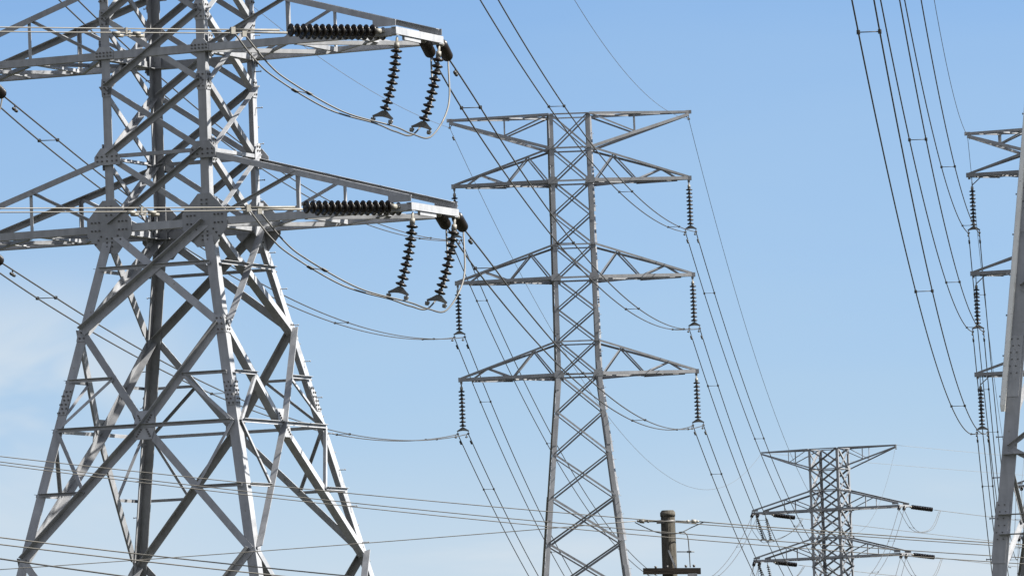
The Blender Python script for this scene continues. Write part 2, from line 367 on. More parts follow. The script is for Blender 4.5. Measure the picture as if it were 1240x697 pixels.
        for c, iv in ((ci, V((0, -1, 0))), (cj, V((0, 1, 0)))):
            mb.angle(P(c, TOPDZ), tip + iv * .05, iv, .11, .012, 1, False, .04); mb.angle(P(c, 10.72), tip + iv * .05 - V((0, 0, .12)), iv, .11, .012, -1, False, .04)
        arm = build("peak_arm", mb, mats, root)
        for c, iv in ((ci, V((0, -1, 0))), (cj, V((0, 1, 0)))):
            r = P(c, TOPDZ).lerp(tip, f); q = P(c, 10.72).lerp(tip, f)
            for p0, p1 in ((q, r), (P(c, TOPDZ), q)):
                b = MB(); b.angle(p0, p1, iv, .06, .01, 1, False, .03, None, X); build("arm_brace", b, mats, arm)
    root['hw'] = HW0
    return root

# ------------------------------------------------------------------ suspension pylon (narrow, three pointed arms a side)
def suspension_tower(label, x, y, yaw, zs, ztop, zpk, atip, apk, hw_w, hw_t, slope, waist, nodes, mat, tdz, legw=.165, bw=.064, fine=True, arms_to=(1, -1), has_strip=False, web=True):
    root = thing("lattice_pylon", (x, y, 0), label, "pylon", "lattice power pylons", -yaw); mats = [mat, BOLT]
    hwz = lambda z: hw_w + (hw_t - hw_w) * (z - waist) / (ztop - waist) if z >= waist else hw_w + slope * (waist - z)
    dep = lambda z: 1.05 + .27 * min(1, (ztop - z) / (ztop - waist)) if web and not has_strip else 1.0
    P = lambda i, z: V((SGN[i][0] * hwz(z), SGN[i][1] * hwz(z) * dep(z), z))
    def inset(i, j, z, d=None):
        a = P(i, z); return a + (P(j, z) - a).normalized() * (legw * .5 if d is None else d)
    for i in range(4):
        mb = MB(); du = V((-SGN[i][0], 0, 0)); dv = V((0, -SGN[i][1], 0))
        mb.corner(P(i, ztop), P(i, waist), du, dv, legw, .018); mb.corner(P(i, waist), P(i, .25), du, dv, legw * 1.12, .02)
        lg = build("leg", mb, mats, root)
        z = nodes[0] - 1.0
        while z > 3:
            pl = MB()
            a, b2 = P(i, z), P(i, z - 1.15); wd = legw * 1.05; s_ = V((SGN[i][0], 0, 0)) * (.03 if web else .014) + V((0, SGN[i][1], 0)) * .014
            pl.corner(a + s_, b2 + s_, du, dv, wd, .009)
            if has_strip and i == 0:
                for k in range(6):
                    for x_ in (.07, .18):
                        pl.bolt((a + s_).lerp(b2 + s_, (k + .5) / 9) + du * (x_ + (.015 if k % 2 else -.015)), -dv, .013, .016)
            build("splice_plate", pl, mats, lg); z -= 2.35 if z > waist else 3.1
        if i in (1,) or has_strip and i == 0:
            z = 3.0
            while z < ztop - .3:
                e = V((SGN[i][0], 0, 0)); p = P(i, z) - V((SGN[i][0] * .05, SGN[i][1] * .04, 0)); step_bolt(lg, p, e, .19); z += .76
        f = MB(); p = P(i, 0); f.box((p.x, p.y, .2), (.4, 0, 0), (0, .4, 0), (0, 0, .2)); build("footing", f, CONC, lg)
    def brace(nm, p0, p1, n, w, edge=1, out=False, off=.004, t=.01, wo=None):
        mb = MB(); mb.angle(p0, p1, n, w * (.78 if out else 1), t, edge, out, off, wo or (w * 1.25 if out else w * .6)); build(nm, mb, mats, root)
    for fi, (i, j, n) in enumerate(FACES):
        for k in range(len(nodes) - 1):
            z1, z0 = nodes[k], nodes[k + 1]; nm = "diagonal_brace" if z0 > waist - 9 else "leg_extension_brace"; ot = not (has_strip and fi == 3); w = bw if z0 >= waist - 6.5 else bw * 1.25
            nn = n if z0 >= waist - .1 else (n + V((0, 0, slope))).normalized()
            brace(nm, inset(i, j, z1), inset(j, i, z0), nn, w * 1.1, -1, False); brace(nm, inset(i, j, z0), inset(j, i, z1), nn, w, 1, ot, .018 if ot else -.034)
        for z in [ztop, zpk] + [q for zz in zs for q in (zz, zz + tdz)]:
            brace("horizontal_strut", inset(i, j, z, .02), inset(j, i, z, .02), n, bw * 1.15 if z in zs else bw * .9, -1, False, .034)
        if has_strip and fi == 0:
            for z in (7.22, 6.10, 5.73): brace("horizontal_strut", P(i, z) + V((.03 + (.05 if z < 6 else 0), 0, 0)), inset(j, i, z, .02), n, .03, 1, True, .02, .01, .10)
        if fi in (0, 2):
            ex = (P(j, 5) - P(i, 5)).normalized()
            for z in zs:
                for a, s_ in ((i, 1), (j, -1)):
                    pl = MB(); c = P(a, z) + ex * s_ * legw * .5
                    pl.plate([c + ex * x_ + V((0, 0, z_)) + n * .048 for x_, z_ in ((-.2, -.12), (.2, -.12), (.2, .08), (.1, .18), (-.1, .18), (-.2, .08))], n, .012); build("gusset_plate", pl, mats, root)
    for sd in arms_to:
        ci, cj = (1, 2) if sd > 0 else (0, 3); X = V((sd, 0, 0))
        for z in zs:
            tip = V((sd * atip, 0, z)); mb = MB()
            for c, iv in ((ci, V((0, -1, 0))), (cj, V((0, 1, 0)))):
                mb.angle(P(c, z), tip + iv * .05, iv, .135, .012, -1, False, .03); mb.angle(P(c, z + tdz), tip + iv * .04 + V((0, 0, .06)), iv, .085, .01, 1, False, .03)
            mb.box(tip + X * .03, (.09, 0, 0), (0, .1, 0), (0, 0, .09)); mb.box(tip + V((0, 0, -.12)), (.05, 0, 0), (0, .012, 0), (0, 0, .06))
            arm = build("crossarm", mb, mats, root)
            def st(nm, p0, p1, n, w, **kw):
                b = MB(); b.angle(p0, p1, n, w, .009, **kw); build(nm, b, mats, arm)
            for c, iv in ((ci, V((0, -1, 0))), (cj, V((0, 1, 0)))):
                B0, T0, TT = P(c, z), P(c, z + tdz), tip + V((0, 0, .06))
                t1, b1, t2, b2 = T0.lerp(TT, .23), B0.lerp(tip, .46), T0.lerp(TT, .72), B0.lerp(tip, .88)
                for p0, p1 in ((B0 + X * .1, t1), (t1, b1), (b1, t2), (t2, b2)) if web else (): st("arm_brace", p0, p1, iv, .06, edge=1, mdir=X)
            for u0, u1 in ((0.0, .46), (.46, .88)):
                a0, a1, c0, c1 = P(ci, z).lerp(tip, u0), P(cj, z).lerp(tip, u1), P(cj, z).lerp(tip, u0), P(ci, z).lerp(tip, u1); dd = V((0, 0, -.085))
                st("plan_brace", a0 + dd, a1 + dd, V((0, 0, -1)), .065, edge=1, mdir=X); st("plan_brace", c0 + dd * 1.4, c1 + dd * 1.4, V((0, 0, -1)), .065, edge=1, mdir=X)
        tip = V((sd * apk, 0, ztop - .03)); mb = MB()
        for c, iv in ((ci, V((0, -1, 0))), (cj, V((0, 1, 0)))):
            mb.angle(P(c, ztop), tip + iv * .05, iv, .10, .01, 1, False, .03); mb.angle(P(c, zpk), tip + iv * .05 - V((0, 0, .1)), iv, .12, .011, -1, False, .03)
        mb.box(tip, (.12, 0, 0), (0, .07, 0), (0, 0, .07)); mb.box(tip + V((-sd * .08, 0, -.14)), (.012, 0, 0), (0, .012, 0), (0, 0, .1))
        arm = build("peak_arm", mb, mats, root)
        for c, iv in ((ci, V((0, -1, 0))), (cj, V((0, 1, 0)))):
            r = P(c, ztop).lerp(tip, .45); q = P(c, zpk).lerp(tip, .45)
            for p0, p1 in ((q, r), (P(c, ztop), q)):
                b = MB(); b.angle(p0, p1, iv, .065, .009, 1, False, .0, None, X); build("arm_brace", b, mats, arm)
        for u0, u1 in ((0, .4), (.4, .8)):
            for p0, p1 in ((P(ci, ztop).lerp(tip, u0), P(cj, ztop).lerp(tip, u1)), (P(cj, ztop).lerp(tip, u0), P(ci, ztop).lerp(tip, u1))):
                b = MB(); o_ = V((0, 0, -.05 if p0.y < 0 else -.07)); b.angle(p0 + o_, p1 + o_, V((0, 0, -1)), .06, .009, 1, False, .0, None, X); build("plan_brace", b, mats, arm)
    if has_strip:                                             # pale strip up the near left leg
        d = MB(); z0 = 8.15
        a, b2 = P(0, ztop) + V((-.05, -.03, 0)), P(0, z0) + V((-.05, -.03, 0))
        q = [(-.045, -.05), (-.03, -.075), (.04, -.075), (.055, -.05), (.055, .05), (-.045, .05)]
        m1 = P(0, waist) + V((-.05, -.03, 0))
        for p0, p1 in ((a, m1), (m1, b2)): d.prism([p0 + V((x_, y_, 0)) for x_, y_ in q], [p1 + V((x_, y_, 0)) for x_, y_ in q])
        d.prism([b2 + V((x_, y_, 0)) for x_, y_ in q], [b2 + V((x_ * .75, y_ * .75 , -.12)) for x_, y_ in q])
        build("leg_strip", d, LEG_STRIP, root)
    return root

# ------------------------------------------------------------------ the towers
AX, AY, AYAW = -7.125, 144.21, 0.410
BX, BY = 2.652, 276.0
CX, CY, CYAW = 24.657, 524.46, 0.4146
A_R, A_L = (5.92, 5.70, 5.50), (5.37, 5.17, 4.97)
C_R, C_L = (6.08, 6.08, 6.08), (6.15, 6.15, 6.15)
tension_tower("largest grey lattice pylon filling the left side, with thick legs and bolted gusset plates", AX, AY, AYAW, A_R, A_L, True, STEEL)
ZB = (18.03, 22.08, 26.14)
suspension_tower("slender grey lattice pylon in the middle with three pointed arms on each side", BX, BY, 0.0, ZB, 28.95, 27.53, 4.92, 5.02, .90, .845, .1008, 18.03,
                 [28.95, 27.53, 26.14, 24.8, 23.48, 22.08, 20.78, 19.46, 18.03, 16.48, 14.71, 12.9, 10.99, 8.9, 6.3, 3.3, .3], STEEL_OLD, 1.38)
tension_tower("small distant lattice pylon behind the wooden pole, arms holding level black strings", CX, CY, CYAW, C_R, C_L, False, STEEL_OLD)
EX, EY, EYAW = 37.55 + 6.1 * cos(.4), 490.0, 0.40
tension_tower("far lattice pylon mostly out of frame, its arm ends showing behind the thick right leg", EX, EY, EYAW, C_R, C_L, False, STEEL_OLD)
ZD = (17.0, 21.11, 25.13); DX, DY = 18.77 + 3.2, 268.0
suspension_tower("lattice pylon at right edge seen only by short pointed arms left of the thick leg", DX, DY, 0.0, ZD, 26.85, 25.95, 3.2, 3.2, .86, .82, .10, 17.0,
                 [26.85, 25.95, 25.13, 23.8, 22.45, 21.11, 19.75, 18.4, 17.0, 15.2, 13.3, 11.2, 8.8, 6.2, 3.3, .3], STEEL_OLD, .82, web=False)
GX, GY, GYAW = 12.03, 125.0, 0.25
suspension_tower("near pylon at the right edge, one thick grey leg with pale strip in view", GX, GY, GYAW, (19.8, 23.78, 28.0), 31.5, 29.6, 5.5, 5.5, 1.15, 1.05, .1055, 19.8,
                 [31.5, 29.6, 28.0, 26.5, 25.1, 23.78, 22.5, 21.1, 19.8, 17.9, 15.6, 13.0, 10.35, 7.35, 4.6, .3], STEEL, 1.4, .25, .075, True, (1, -1), True)

def loc(t, a, b, z):
    x, y, yaw = {'A': (AX, AY, AYAW), 'B': (BX, BY, 0), 'C': (CX, CY, CYAW), 'D': (DX, DY, 0), 'E': (EX, EY, EYAW), 'G': (GX, GY, GYAW)}[t]
    return V((x + a * cos(yaw) + b * sin(yaw), y - a * sin(yaw) + b * cos(yaw), z))

# ------------------------------------------------------------------ insulator strings
def disc_mesh():
    mb = MB()
    mb.lathe([(.022, -.075), (.028, -.03), (.05, -.028), (.055, -.040), (.085, -.028), (.092, -.042), (.126, -.022), (.130, -.010), (.120, .004), (.075, .022), (.05, .03), (.05, .062), (.040, .074), (.018, .076)], 16,
             [1, 0, 0, 0, 0, 0, 0, 0, 0, 0, 1, 1, 1])
    return mb
DISC = None
def string(p0, p1, n, label, group, lead=.22, tail=.0, bow=None, pitch=None, yoke=None, yw=.44, scale=1.0, clamp_drop=.14):
    """cap and pin insulators from p0 (hung point) to p1; yoke = direction of the plate at the far end"""
    global DISC
    p0, p1 = V(p0), V(p1); bow = V(bow) if bow is not None else V((0, 0, 0))
    pt = lambda t: p0.lerp(p1, t) + bow * (4 * t * (1 - t))
    root = thing("insulator_string", p0, label, "insulator", group)
    Ltot = (p1 - p0).length; u0 = lead / Ltot; u1 = 1 - tail / Ltot
    if DISC is None:
        o = build("insulator_disc", disc_mesh(), [PORC, CAP], root); DISC = o.data
        bpy.data.objects.remove(o)
    hd = MB(); d0 = (pt(u0) - p0).normalized(); hd.tube([V((0, 0, 0)), pt(u0) - p0], .018, 6); 
    hd.box(d0 * (lead * .35), d0 * (lead * .22), d0.orthogonal().normalized() * .03, d0.cross(d0.orthogonal().normalized()) * .012)
    hd.cyl(pt(u0) - p0 - d0 * .10 * scale, pt(u0) - p0 + d0 * .02, .055 * scale, .06 * scale, 10)
    build("hanger_link", hd, FITTING, root)
    for k in range(n):
        u = u0 + (u1 - u0) * (k + .5) / n; c = pt(u); d = (pt(min(1, u + .02)) - pt(max(0, u - .02))).normalized()
        o = build("insulator_disc", None, None, root, c - p0, DISC); o.rotation_euler = (-d + V((random.uniform(-.02, .02), random.uniform(-.02, .02), random.uniform(-.02, .02)))).to_track_quat('Z', 'Y').to_euler()
        sc = (p1 - p0).length * (u1 - u0) / n / .146; o.scale = (scale, scale, max(sc, scale * .95))
    if yoke is not None:
        y = V(yoke).normalized(); d = (pt(1) - pt(.97)).normalized(); nrm = y.cross(d).normalized(); e = pt(1) - p0; h = yw / 2
        mb = MB(); mb.plate([e + y * a + d * b - nrm * .008 for a, b in ((-.05, -.03), (.05, -.03), (h * .75, .05), (h + .04, .11), (h + .02, .15), (h * .5, .12), (0, .11), (-h * .5, .12), (-h - .02, .15), (-h - .04, .11), (-h * .75, .05))], nrm, .016)
        build("yoke_plate", mb, CAP, root)
        for s in (-1, 1):
            c = MB(); q = e + y * s * h + d * .11; c.box(q + d * (clamp_drop * .5), y * .014, d * (clamp_drop * .5), nrm * .02)
            c.box(q + d * clamp_drop, y * .035, d * .03, nrm * .11); c.cyl(q + d * (clamp_drop - .02) - y * .05, q + d * (clamp_drop - .02) + y * .05, .026, None, 6)
            build("suspension_clamp", c, CAP, root)
    return root

# ------------------------------------------------------------------ wires
def sagline(p0, p1, s, n=90):
    p0, p1 = V(p0), V(p1)
    return [p0.lerp(p1, t / n) - V((0, 0, 4 * s * (t / n) * (1 - t / n))) for t in range(n + 1)]
def catmull(pts, k=10):
    pts = [V(p) for p in pts]; q = [pts[0] * 2 - pts[1]] + pts + [pts[-1] * 2 - pts[-2]]; out = []
    for i in range(1, len(q) - 2):
        a, b, c, d = q[i - 1], q[i], q[i + 1], q[i + 2]
        for j in range(k):
            t = j / k; out.append(0.5 * ((2 * b) + (c - a) * t + (2 * a - 5 * b + 4 * c - d) * t * t + (3 * b - a - 3 * c + d) * t ** 3))
    return out + [pts[-1]]
def at(pts, t):
    f = t * (len(pts) - 1); i = min(int(f), len(pts) - 2); return pts[i].lerp(pts[i + 1], f - i)
def direc(pts, t): return (at(pts, min(1, t + .01)) - at(pts, max(0, t - .01))).normalized()
def damper(root, pts, t):
    p = at(pts, t); d = direc(pts, t); mb = MB(); z = V((0, 0, -1)); o = p + z * .11 - root.location
    mb.tube([o - d * .2, o + d * .2], .012, 5)
    for s in (-1, 1): mb.cyl(o + d * s * .11, o + d * s * .25, .042, .036, 8)
    mb.box(o - z * .05, d * .02, d.cross(z).normalized() * .014, z * .075); build("vibration_damper", mb, DAMP, root)
def spacer(root, A, B, t):
    p, q = at(A, t), at(B, t); mb = MB(); L = root.location; d = direc(A, t); s = (q - p).normalized(); w = d.cross(s).normalized()
    mb.tube([p - L, q - L], .011, 6)
    for c in (p, q): mb.box(c - L, d * .06, s * .036, w * .036)
    build("wire_spacer", mb, DAMP, root)
def bundle(name, lines, r, mat, label, cat, group, spacers=(), dampers=(), mats=None):
    root = thing(name, lines[0][0], label, cat, group)
    for ln in lines:
        mb = MB(); mb.tube([p - root.location for p in ln], r, 6); build("conductor", mb, mat, root)
    for t in spacers: spacer(root, lines[0], lines[1], t)
    for t in dampers:
        for ln in lines: damper(root, ln, t)
    return root
G_STR = "insulator strings on the pylons"; G_BUN = "twin conductors strung between pylons"
RK = ("lowest", "middle", "top"); ZA = tuple(ZW + d for d in ARM_DZ)
XH = V((1, 0, 0))
def spread(base, w0, w1, h=.22, n0=10.0):
    """twin conductors beside the centre line: h apart either side, opening to the two string ends w0 (and w1) at the ends"""
    out = []
    Ls = [0.0]
    for a, b in zip(base, base[1:]): Ls.append(Ls[-1] + (b - a).length)
    for s in (0, 1):
        ln = []
        for p, l in zip(base, Ls):
            o = XH * (h if s else -h)
            if w0 is not None and l < n0: f = (1 - l / n0) ** 2; o = o * (1 - f) + w0[s] * f
            if w1 is not None and Ls[-1] - l < n0: f = (1 - (Ls[-1] - l) / n0) ** 2; o = o * (1 - f) + w1[s] * f
            ln.append(p + o)
        out.append(ln)
    return out

YB = 2.02           # suspension string length; conductors sit .26 below
def b_clamp(t, x, z, y): return V((x, y, z - YB - .25))
# strings on the middle pylon
for k in range(3):
    for sd, nm in ((-1, "left"), (1, "right")):
        tip = loc('B', 4.92 * sd, 0, ZB[k])
        string(tip + V((0, 0, -.14)), tip + V((0, 0, -YB)), 10, "black disc string hanging straight from the %s %s arm tip of the middle pylon" % (RK[k], nm), G_STR, .26, .03, None, None, XH, .44, 1.08)
# strings on the pylon at the right edge
for k in range(3):
    tip = loc('D', -3.2, 0, ZD[k]); b = V((.10, 0, 0))
    string(tip + V((.10, 0, -.42)), tip + V((.10, 0, -2.12)), 10, "dark disc string hanging from the %s short arm beside the thick right leg" % RK[k], G_STR, .16, .03, None, None, XH, .44, 1.02)
    r = thing("arm_bracket", tip, "small triangular steel bracket under the %s short arm tip left of the thick leg" % RK[k], "bracket", "hanger brackets on the short arms")
    mb = MB(); mb.cyl((.10, 0, -.05), (.10, 0, -.44), .018, None, 6); mb.cyl((.52, 0, -.05), (.10, 0, -.42), .022, None, 6); build("strut", mb, STEEL_OLD, r)
    mb = MB(); mb.cyl((-.0, 0, -.10), (.56, 0, -.10), .016, None, 6); build("rail", mb, STEEL_OLD, r)

# tension strings: near pylon towards the middle pylon
AHEAD = V((-.86, -.51, .0)).normalized()
jump_end = {}
def back_strings(t, a, zt, target, lens, n, sag, names, dist, sgn=1, bs=(.15, 1.08)):
    """two single strings from the end beam towards target; returns the two clamp points"""
    ends = []
    for b, nm in zip(bs, names):
        p0 = loc(t, a + (.12 if a > 0 else -.12), b, zt - .10); d = (target - p0); d.z += -4 * sag * d.length / dist; d.normalize()
        p1 = p0 + d * lens
        if nm: string(p0, p1, n, nm, G_STR, .26, .22)
        ends.append(p1)
    return ends
ends_A = {}
for k in range(3):
    for sd, nm in ((1, "right"), (-1, "left")):
        a = A_R[k] if sd > 0 else -A_L[k]; tgt = b_clamp('B', loc('B', 4.92 * sd, 0, 0).x, ZB[k], BY)
        an = {0: "lower", 1: "upper", 2: "topmost"}[k]
        if k == 2: names = (None, None)
        elif sd > 0: names = ("black disc string end-on under the middle of the %s right arm end, left pylon" % an, "black disc string end-on at outer corner of the %s right arm, left pylon" % an)
        else: names = ("black disc string under %s left arm of the left pylon, beyond the edge" % an, "black disc string cut by the left edge, at %s left arm of left pylon" % an)
        sg = {(1, 0): 1.6, (1, 1): 1.747, (1, 2): 1.69, (-1, 0): 1.617, (-1, 1): 1.737, (-1, 2): 1.8}[(sd, k)]
        ends_A[(sd, k)] = back_strings('A', a, ZA[k], tgt, 2.05, 10, sg * 1.5, names, 131)
        e = ends_A[(sd, k)]; c = (e[0] + e[1]) / 2
        base = sagline(c, tgt, sg)
        ln = spread(base, (e[0] - c, e[1] - c), None)
        bundle("conductor_bundle", ln, .019, WIRE_DARK, "twin dark wires from big left pylon to the %s %s string of the middle pylon" % (RK[k], nm), "power line", G_BUN,
               (.067, .333, .61, .88), (.014, .992))
# middle pylon to the far pylon
ends_C = {}
for k in range(3):
    for sd, nm in ((1, "right"), (-1, "left")):
        a = C_R[k] if sd > 0 else -C_L[k]; src = b_clamp('B', loc('B', 4.92 * sd, 0, 0).x, ZB[k], BY)
        sg = {(1, 0): 8.6, (1, 1): 9.75, (1, 2): 9.807, (-1, 0): 10.25, (-1, 1): 11.6, (-1, 2): 9.498}[(sd, k)]
        ak = {1: "second", 2: "first"}.get(k)
        nmz = [None, None] if k == 0 else ["black disc string, inner one at the %s %s arm tip of small distant pylon" % (ak, nm), "black disc string, outer one at the %s %s arm tip of small distant pylon" % (ak, nm)]
        e = []
        for b, lab in zip((-1.05, .1), nmz):
            p0 = loc('C', a + (.12 * sd), b, ZA[k] - .12); d = src - p0; d.z -= 4 * sg; d.normalize(); p1 = p0 + d * 2.0
            if lab: string(p0, p1, 10, lab, G_STR, .26, .2)
            e.append(p1)
        ends_C[(sd, k)] = e; c = (e[0] + e[1]) / 2
        base = sagline(src, c, sg, 140)
        ln = spread(base, None, (e[0] - c, e[1] - c), .22, 8)
        bundle("conductor_bundle", ln, .021, WIRE_DARK, "twin dark wires dropping from %s %s string of middle pylon towards small distant pylon" % (RK[k], nm), "power line", G_BUN,
               (.045, .188, .33, .48, .62, .76, .9), (.0045,))
# near right pylon to the right-edge pylon, and on to the far one
for k, (zg, sg, xe, ze) in enumerate(((17.45, 2.79, 18.79, 14.48), (21.42, 2.77, 18.81, 18.62), (25.71, 3.10, 18.82, 22.73))):
    dl = loc('D', -3.1, 0, ZD[k] - 2.12 - .25)
    base = sagline(V((6.67, 125, zg)), dl, sg)
    bundle("conductor_bundle", spread(base, None, None), .019, WIRE_DARK, "twin dark wires from the top right down to the %s string beside the thick leg" % RK[k], "power line", "twin conductors on the right-hand line",
           (.07, .348, .643, .9), (.994,))
    string(V((6.67, 125, zg + 2.27)), V((6.67, 125, zg + .25)), 10, "disc string on the %s left arm of the near right pylon, above the frame" % RK[k], G_STR, .26, .03, None, None, XH, .44, 1.08)
    e = []
    for b, lab in zip((-1.05, .1), (["black disc string end-on behind the thick right leg, %s arm, left one of two" % RK[k], "black disc string end-on behind the thick right leg, %s arm, right one of two" % RK[k]] if k else (None, None))):
        p0 = loc('E', -C_L[k] - .12, b, ZA[k] - .12); d = dl - p0; d.z -= 26; d.normalize(); p1 = p0 + d * 2.0
        if lab: string(p0, p1, 10, lab, G_STR, .26, .2)
        e.append(p1)
    c = (e[0] + e[1]) / 2
    bundle("conductor_bundle", spread(sagline(dl, c, 8.8, 120), None, (e[0] - c, e[1] - c), .22, 8), .021, WIRE_DARK,
           "two dark wires falling steeply from the %s string along the left of the thick leg" % RK[k], "power line", "twin conductors on the right-hand line", (.05, .2, .34, .48, .62, .76, .9), (.0045,))

# tension strings along the arms with their outgoing wires and jumpers, near pylon right side
for k in (0, 1):
    an = ("lower", "upper")[k]; slope = (-.0146, -.0156)[k]; d = V((AHEAD.x, AHEAD.y, slope)).normalized(); a = A_R[k]; cl = []
    nrm = V((-d.y, d.x, 0)).normalized()
    for b, nm in ((-1.16, "front"), (-.62, "rear")):
        p0 = loc('A', a - .1, b, ZA[k] - .04 - (.012 if nm == 'rear' else 0)); p1 = p0 + d * 2.76
        string(p0, p1, 14, "%s one of two level black disc strings along %s right arm of left pylon" % (nm, an), G_STR, .30, .32, None, None, None, .44, 1.12)
        cl.append(p1)
    lines = []
    for q, e0 in enumerate(cl):
        base = [e0 + d * (s * 1.0) + V((0, 0, .0000 * s * s)) for s in (0, 1, 2, 3, 5, 7, 10, 14, 20, 30, 45, 70)]
        m0 = (cl[0] + cl[1]) / 2; off = (e0 - m0); out = []
        for p, s in zip(base, (0, 1, 2, 3, 5, 7, 10, 14, 20, 30, 45, 70)):
            f = max(0, 1 - s / 6) ** 2; out.append(p - off * (1 - f) * .18 - V((0, 0, .045 * q * (1 - f))))
        lines.append(out)
    b = bundle("conductor_bundle", lines, .0135, WIRE_PALE, "two pale level wires crossing in front of the left pylon to its %s right arm" % an, "power line", G_BUN)
    for ln, tt in ((lines[0], 3.55), (lines[1], 3.75)):
        p = ln[0] + d * tt; mb = MB(); o = p - b.location + V((0, 0, -.10))
        mb.tube([o - d * .28, o + d * .28], .014, 5)
        for s in (-1, 1): mb.cyl(o + d * s * .16, o + d * s * .33, .04, .036, 8)
        mb.box(o + V((0, 0, .05)), d * .025, nrm * .016, V((0, 0, .07))); build("vibration_damper", mb, FITTING, b)
        mb = MB(); mb.cyl(ln[0] - b.location - d * .1, ln[0] - b.location + d * 1.0, .026, .022, 8); build("dead_end_clamp", mb, FITTING, b)
    # hanging strings that carry the jumper
    yk = []
    for bb, nm in ((-1.1, "near"), (1.1, "far")):
        p0 = loc('A', a + .08, bb, ZA[k] - .16)
        e = p0 + V((-.33, -.05, -1.62)) if bb < 0 else p0 + V((-.41, -.05, -1.68))
        u = V((cos(AYAW), -sin(AYAW), 0)) * .9 + V((.1, .3, -.18))
        string(p0, e, 10, "tilted dark disc string at the %s corner of %s right arm end, left pylon" % (nm, an), G_STR, .24, .02, V((.06, 0, 0)), None, u, .38, 1.0, .09)
        yk.append((e + V((-.02, 0, -.27)), u.normalized()))
    jl = []
    for q in (0, 1):
        s0 = cl[q] + d * 1.02 + V((0, 0, -.03)); sgn = (-1, 1)[q]
        n_ = yk[0][0] + yk[0][1] * .19 * sgn; f_ = yk[1][0] + yk[1][1] * .19 * sgn; en = ends_A[(1, k)][q]
        m1 = s0.lerp(n_, .30) + V((0, 0, -.42)); m2 = s0.lerp(n_, .66) + V((0, 0, -.36))
        mid2 = f_.lerp(en, .5) + V((.18, -.1, -.22))
        jl.append(catmull([s0, s0.lerp(m1, .5) + V((0, 0, -.10)), m1, m2, n_, n_.lerp(f_, .5) + V((0, 0, -.06)), f_, mid2, en + V((0, 0, -.05))], 8))
    jb = bundle("jumper_bundle", jl, .020, WIRE_GREY, "two thick drooping jumper wires under the %s right arm of the left pylon" % an, "jumper wire", "jumper wires at the pylons", (.30,))
    for q in (0, 1):
        mb = MB(); s0 = cl[q] + d * 1.02 - jb.location; mb.box(s0 + V((0, 0, -.02)), d * .05, nrm * .03, V((0, 0, .075))); build("jumper_lug", mb, FITTING, jb)
        n_ = len(jl[q]); mb = MB(); mb.tube([p - jb.location for p in jl[q][int(n_ * .80):]], .020, 6); build("armour_sleeve", mb, WIRE_PALE, jb)
for k in (0, 1):
    e = ends_A[(-1, k)]; jl = []
    for q in (0, 1):
        jl.append(catmull([e[q], e[q] + V((-.12, -.1, -.45)), e[q] + V((-.45, -.2, -.95)), e[q] + V((-1.2, -.5, -1.25)), e[q] + V((-2.2, -1.1, -1.2))], 8))
    bundle("jumper_bundle", jl, .02, WIRE_PALE, "short pale jumper wires at the left edge below the %s left arm" % ("lower", "upper")[k], "jumper wire", "jumper wires at the pylons")

# small distant pylon: outgoing strings and wires to the right, jumpers
for k in (1, 2):
    ak = {1: "second", 2: "first"}[k]
    for sd, nm in ((1, "right"), (-1, "left")):
        d = V((.86, .5, -.119 if k == 2 else -.113)).normalized(); a = C_R[k] if sd > 0 else -C_L[k]; cl = []
        for b, w in ((1.12, "front"), (1.42, "rear")):
            p0 = loc('C', a + (.02 if sd > 0 else .15), b, ZA[k] - .08); p1 = p0 + d * (2.5 if sd > 0 else 2.9)
            string(p0, p1, 12, "%s one of two sloping black strings by the %s %s arm of small distant pylon" % (w, ak, nm), G_STR, .3 if sd > 0 else .7, .3, None, None, None, .44, 1.4)
            cl.append(p1)
        ln = []
        for q, e0 in enumerate(cl): ln.append([e0 + d * s + V((0, 0, .00035 * s * s)) for s in (0, .5, 1, 2, 4, 8, 14, 22, 32, 44, 60)])
        b = bundle("conductor_bundle", ln, .018, WIRE_GREY, "two pale wires leaving the %s %s arm of small distant pylon towards the right edge" % (ak, nm), "power line", G_BUN)
        if sd > 0:
            for q in (0, 1):
                p = ln[q][0] + d * (6.1 + .7 * q); damper(b, [p - d * .5, p, p + d * .5], .5)
        e = ends_C[(sd, k)]; jl = []
        if sd > 0:
            for q in (0, 1):
                s0 = cl[q] + d * .5; en = e[q]; mdl = (s0 + en) / 2 + V((0, 0, -1.75)); jl.append(catmull([en, en.lerp(mdl, .5) + V((.0, 0, -.55)), mdl, s0.lerp(mdl, .5) + V((.12, 0, -.5)), s0], 9))
            bundle("jumper_bundle", jl, .02, WIRE_GREY, "looped jumper wires under the %s right arm end of small distant pylon" % ak, "jumper wire", "jumper wires at the pylons", (.25,))
        else:
            yk = []
            for bb, w, dx in ((-.9, "left", .5), (1.1, "right", .35)):
                p0 = loc('C', a + .1, bb, ZA[k] - .16); e1 = p0 + V((dx, 0, -1.9))
                string(p0, e1, 10, "%s one of two dark strings hanging under %s left arm of small distant pylon" % (w, ak), G_STR, .3, .02, None, None, XH, .42, 1.15, .1)
                yk.append(e1 + V((0, 0, -.24)))
            for q in (0, 1):
                sgn = (-.2, .2)[q]; s0 = cl[q] + d * .5; jl.append(catmull([e[q], e[q] + V((-.05, 0, -.9)), yk[0] + XH * sgn, yk[1] + XH * sgn, yk[1].lerp(s0, .4) + V((.2, 0, -.25)), yk[1].lerp(s0, .75) + V((.15, 0, -.25)), s0], 8))
            bundle("jumper_bundle", jl, .02, WIRE_GREY, "jumper wires threaded under the %s left arm of small distant pylon" % ak, "jumper wire", "jumper wires at the pylons")

